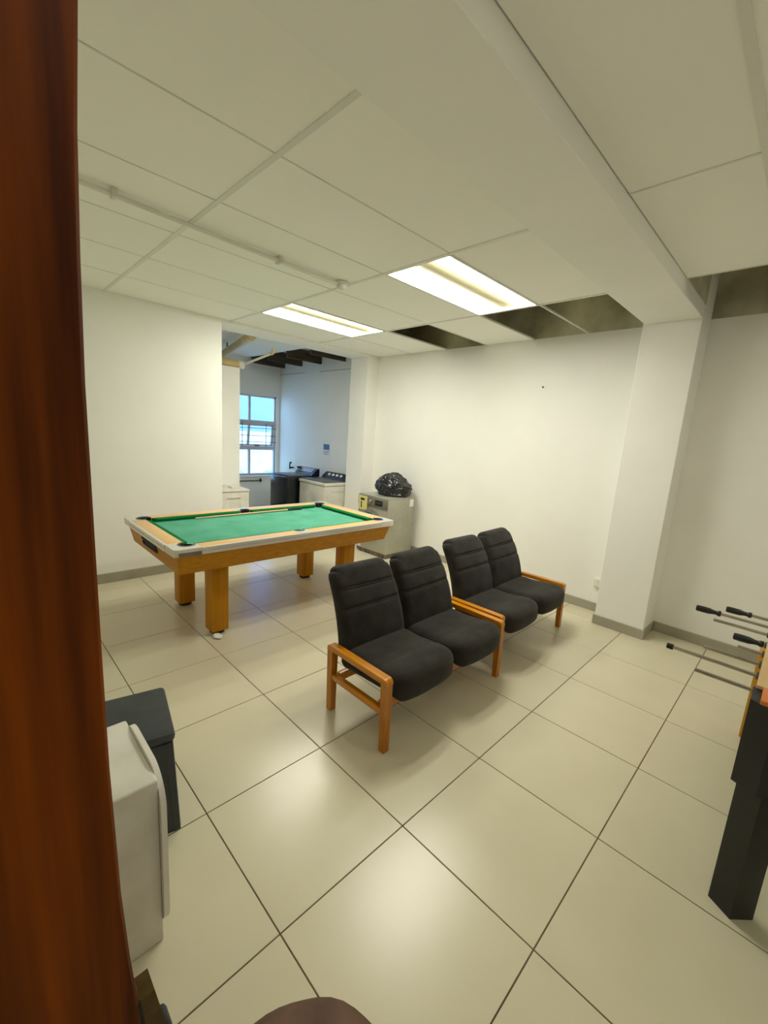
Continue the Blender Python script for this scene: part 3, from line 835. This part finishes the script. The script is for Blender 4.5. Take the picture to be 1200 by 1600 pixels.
t = thing('wall_pipe', 'thin horizontal water pipe with valve under the laundry window sill', 'pipe', (XF, 3.3, 0.60))
B().tube([(0.025, -0.7, 0), (0.025, 0.22, 0)], 0.010, 8).obj('pipe', GREYP, t)
B().tube([(0.025, 0.18, -0.03), (0.025, 0.18, 0.04)], 0.016, 8).obj('valve', IRON, t)
for y in (-0.5, 0.0): B().box(0, 0.026, y - 0.01, y + 0.01, -0.012, 0.012).obj('bracket', GREYP, t, smooth=0)

t = thing('soil_pipe', 'thick cream drain pipe under the laundry ceiling', 'pipe', (-5.0, 2.25, 2.745))
B().tube([(-1.5, 0.33, -0.03), (0.815, -0.18, 0.02)], 0.052, 18).obj('pipe', PVCB, t)
B().tube([(0.66, -0.146, 0.017), (0.73, -0.1615, 0.018)], 0.060, 18).obj('collar', PVCB, t)
B().tube([(-0.6, 0.13, 0.03), (-0.6, 0.13, 0.115)], 0.012, 8).obj('hanger', GREYP, t)
t = thing('boxed_pipe', 'short cream pipe with white cap and thin overflow on the laundry wall return', 'pipe', (-4.79, 1.6, 2.41))
B().tube([(0, -0.3, 0.05), (0, 0.56, 0.05)], 0.05, 16).obj('pipe', PVCB, t)
B().tube([(0, 0.56, 0.05), (0, 0.575, 0.05), (0, 0.64, 0.045)], [0.05, 0.056, 0.052], 16).obj('end_cap', PVCW, t)
B().tube([(0, 0.62, 0.05), (0.05, 0.64, 0.062), (0.54, 0.78, 0.19)], 0.016, 10).obj('thin_pipe', PVCW, t)
B().tube([(0.51, 0.771, 0.182), (0.54, 0.78, 0.19), (0.552, 0.783, 0.215), (0.552, 0.783, 0.24)], 0.022, 10).obj('elbow', PVCB, t)

# ------------------------------------------------------------------ wall socket and plug
t = thing('wall_socket', 'white surface socket on the back wall beside the square column', 'socket', (-0.335, YB, 0.31))
B().box(-0.06, 0.06, -0.035, 0, -0.045, 0.045, bev=0.006).obj('box', WHITEP, t)
B().box(-0.052, 0.052, -0.039, -0.034, -0.038, 0.038, bev=0.002).obj('face_plate', WHITEP, t)
for x in (-0.02, 0.02):
    B().box(x - 0.007, x + 0.007, -0.044, -0.038, 0.012, 0.03, bev=0.002).obj('switch', OFFW, t)
t = tag(B().lathe([(0.011, 0), (0.011, -0.006), (0.003, -0.008)], (0, 0, 0), 10, 'y').obj('wall_screw', GREYP, loc=(-1.22, YB, 2.262)), 'single grey screw high on the back wall', 'screw')

# ------------------------------------------------------------------ table football
t = thing('football_table', 'wooden table football game with black legs and steel rods', 'football table', (1.36, 1.95, 0))
FB = material('brown_table_wood', rgb(120, 58, 22), rgb(150, 78, 34), rough=0.5, scale=(4, 20, 30), detail=6)
FO = material('orange_table_wood', rgb(196, 108, 40), rgb(212, 126, 54), rough=0.45, scale=(4, 20, 30), detail=6)
FY = material('yellow_leg_wood', rgb(196, 138, 30), rgb(210, 152, 44), rough=0.5, scale=(30, 30, 3), detail=5)
FT = material('tan_rim_wood', rgb(196, 164, 112), rgb(212, 180, 128), rough=0.5, scale=(20, 4, 20))
hx, hy = 0.39, 0.73
for s in (-1, 1):
    xa, xb = sorted((s * hx, s * (hx - 0.025)))
    B().box(xa, xb, -hy + 0.09, hy, 0.55, 0.86, bev=0.003).obj('side_panel', FY, t)
    B().box(xa - 0.004, xb + 0.004, -hy + 0.09, hy, 0.86, 0.875, bev=0.003).obj('top_rim', FT, t)
    xa, xb = sorted((s * (hx - 0.025), s * (hx - 0.10)))
    B().box(xa, xb, -hy + 0.1, hy - 0.04, 0.66, 0.74).obj('inner_slope', FT, t, smooth=0)
B().box(-hx + 0.025, hx - 0.025, hy - 0.03, hy, 0.55, 0.86, bev=0.003).obj('end_panel', FB, t)
B().box(-hx + 0.07, hx - 0.07, -hy + 0.02, -hy + 0.05, 0.58, 0.80, bev=0.003).obj('end_panel', FB, t)
B().box(-hx + 0.015, hx - 0.015, -hy - 0.03, -hy + 0.088, 0.86, 0.876, bev=0.003).obj('end_top', FO, t)
B().box(-hx + 0.025, hx - 0.025, -hy + 0.05, hy - 0.03, 0.62, 0.64).obj('playing_field', FELTD, t, smooth=0)
def turn_sq(cx, cy, h, a):
    return [(cx + h * math.cos(a + k * q), cy + h * math.sin(a + k * q)) for k in range(4)]
for s in (-1, 1):
    cx = s * (hx - 0.065)
    po_ = [(cx - 0.075, -hy - 0.01), (cx - 0.005, -hy - 0.045), (cx + 0.075, -hy + 0.02), (cx + 0.06, -hy + 0.10), (cx - 0.075, -hy + 0.10)]
    if s > 0: po_ = [(2 * cx - x, y) for x, y in reversed(po_)]
    B().prism(po_, 0.545, 0.86).obj('corner_post', BLACKP, t, smooth=0)
    pl_ = [(cx - 0.058, -hy + 0.055), (cx + 0.012, -hy + 0.012), (cx + 0.072, -hy + 0.075), (cx + 0.002, -hy + 0.115)]
    if s > 0: pl_ = [(2 * cx - x, y) for x, y in reversed(pl_)]
    B().prism(pl_, 0.0, 0.55).obj('leg', BLACKP, t, smooth=0)
    cx = s * (hx - 0.010)
    B().box(cx - 0.040, cx + 0.040, hy - 0.10, hy - 0.01, 0.0, 0.56, bev=0.004).obj('leg', FY, t)
rods = [(1.405, 0.782, 0), (1.56, 0.656, 2), (1.69, 0.768, 0), (1.83, 0.874, 0), (1.96, 0.844, 1), (2.127, 0.745, 0), (2.26, 0.648, 1), (2.39, 0.767, 1)]
for y, xe, kind in rods:
    ly, lx, z = y - 1.95, xe - 1.36, 0.81
    L0 = lx + (0.10 if kind == 1 else 0.0)
    ro = B().tube([(L0, ly, z), (L0 + 1.02, ly, z)], 0.0078, 10).obj('rod', STEEL, t)
    if kind == 1:
        pf = [(0.0, 0.013), (0.004, 0.0165), (0.03, 0.0175), (0.06, 0.0165), (0.078, 0.012), (0.092, 0.011), (0.098, 0.015), (0.108, 0.0155), (0.112, 0.012)]
        B().tube([(lx + a, ly, z) for a, r in pf], [r for a, r in pf], 14).obj('handle', BLACKP, ro, 'black grooved grip')
    if kind == 2:
        B().tube([(lx - 0.004, ly, z), (lx + 0.02, ly, z)], 0.0125, 12).obj('end_cap', RUBBER, ro)
    B().tube([(-hx - 0.012, ly, z), (-hx + 0.03, ly, z)], 0.016, 12).obj('bearing', GREYP, ro)
    for k in range(3):
        py = -0.2 + 0.2 * k
        B().box(py - 0.014, py + 0.014, ly - 0.01, ly + 0.01, z - 0.12, z + 0.045, bev=0.006).obj('player', (FO, FELTD)[rods.index((y, xe, kind)) % 2], ro)

# ------------------------------------------------------------------ things by the door
t = thing('plastic_stool', 'dark slate square plastic stool behind the white storage box', 'stool', (-0.822, -0.255, 0), math.radians(-11))
def sq(h, z, r=0.014): return [(x, y, z) for x, y in round_poly(-h, h, -h, h, r, 5)]
B().loft([sq(0.168, 0.40), sq(0.178, 0.415), sq(0.18, 0.43), sq(0.174, 0.44), sq(0.15, 0.441)]).obj('seat', NAVY, t)
for k in range(4):
    a = k * q
    rot = Matrix.Rotation(a, 4, 'Z')
    pts = []
    for z, h in ((0.0, 0.19), (0.40, 0.172)):
        pts.append([rot @ Vector((h, y, z)) for y in (-h + 0.02, h - 0.02)] + [rot @ Vector((h - 0.012, y, z)) for y in (h - 0.02, -h + 0.02)])
    B().loft(pts).obj('side_panel', NAVY, t, smooth=0)
    B().loft([[rot @ Vector((h + u, h + v, z)) for u, v in ((-0.028, -0.028), (0.0, -0.028), (-0.004, -0.004), (-0.028, 0.0))] for z, h in ((0.0, 0.192), (0.40, 0.174))]).obj('corner_leg', NAVY, t, smooth=0)

t = thing('storage_box', 'white upright plastic box with rounded rim beside the open door', 'box', (-0.44, -0.50, 0))
BX0, BX1 = -0.145, 0.205
B().box(BX0, BX1, -0.24, 0.215, 0.0, 0.60, bev=0.008, seg=3).obj('body', OFFW, t)
B().prism(round_poly(BX0 - 0.012, BX1 + 0.018, 0.035, 0.615, 0.11, 10), 0.214, 0.230, 'y').obj('rim', WHITEP, t, smooth=40)
B().prism(round_poly(BX0 + 0.02, BX1 - 0.012, 0.065, 0.585, 0.08, 8), 0.229, 0.235, 'y').obj('lid_panel', OFFW, t, smooth=40)

t = thing('padded_stool', 'round brown padded stool top at the bottom edge of the picture', 'stool', (0.569, -0.318, 0))
b = B()
b.lathe([(0.002, 0.476), (0.08, 0.475), (0.15, 0.470), (0.19, 0.461), (0.212, 0.444), (0.219, 0.415), (0.215, 0.375), (0.19, 0.345), (0.002, 0.34)], n=48)
for v in b.bm.verts:
    v.co.z += 0.012 * noise.noise(Vector((v.co.x * 9, v.co.y * 9, 2)))
    k = 1 + 0.05 * noise.noise(Vector((v.co.x * 6, v.co.y * 6, 5)))
    v.co.x *= k; v.co.y *= k * (0.80 if v.co.y < 0 else 1)
b.obj('cushion', LEATHER, t, smooth=60)
B().lathe([(0.16, 0.31), (0.16, 0.345)], n=32).obj('seat_ring', CHWOODV, t)
for k in range(4):
    a = k * q + 0.6
    c_, s_ = math.cos(a), math.sin(a)
    B().tube([(0.165 * c_, 0.165 * s_, 0), (0.14 * c_, 0.14 * s_, 0.315)], [0.014, 0.018], 10).obj('leg', CHWOODV, t)

# door leaf, standing open, slightly warped along its free edge
d_ = bpy.data.objects.new('door_1', None); COL.objects.link(d_); d_.location = (0.53, YF, 0)
tag(d_, 'red-brown wooden door standing open at the left edge', 'door', kind='structure')
EDGE = [(0.0, -0.500), (0.9, -0.520), (1.06, -0.533), (1.153, -0.538), (1.313, -0.5415), (1.45, -0.542), (1.575, -0.542), (1.685, -0.542), (1.784, -0.540), (1.875, -0.537), (1.961, -0.532), (2.06, -0.525)]
rings = []
for z, y in EDGE:
    ye = y - YF
    rings.append([(0, 0, z), (0, ye - 0.003, z), (-0.003, ye, z), (-0.037, ye, z), (-0.04, ye - 0.003, z), (-0.04, 0, z)])
B().loft(rings).obj('leaf', DOORW, d_, smooth=20)
lk = B().box(-0.033, -0.007, 0.800, 0.8235, 0.84, 1.0, bev=0.002).obj('lock_plate', BRASS, d_)
pts = [(-0.034, 0.82, 0.91), (-0.034, 0.853, 0.91), (-0.006, 0.853, 0.91), (-0.006, 0.82, 0.91)]
B().loft([pts, [(x, y - (0.0 if y < 0.83 else 0.012), 0.982) for x, y, z in pts]]).obj('latch_bolt', BRASS, lk)
B().box(-0.036, -0.002, 0.818, 0.860, 0.866, 0.909, bev=0.006).obj('dead_bolt', IRON, lk)
B().loft([[(-0.006, 0.815, 0.87), (-0.006, 0.836, 0.87), (-0.001, 0.836, 0.87), (-0.001, 0.815, 0.87)], [(-0.006, 0.815, 0.985), (-0.006, 0.825, 0.985), (-0.001, 0.825, 0.985), (-0.001, 0.815, 0.985)]]).obj('strike_cover', IRON, lk)
for z in (0.2, 1.0, 1.8): B().tube([(-0.005, -0.006, z), (-0.005, -0.006, z + 0.09)], 0.009, 8).obj('hinge', BRASS, d_)
fr = (B().box(0.46, 0.486, YF - 0.15, YF + 0.012, 0, 2.1).box(1.31, 1.34, YF - 0.15, YF + 0.012, 0, 2.1).box(0.46, 1.34, YF - 0.15, YF + 0.012, 2.066, 2.1)
      .obj('trim_2', DOORW, smooth=0))
tag(fr, 'red-brown wooden frame around the doorway', 'door frame', kind='structure')
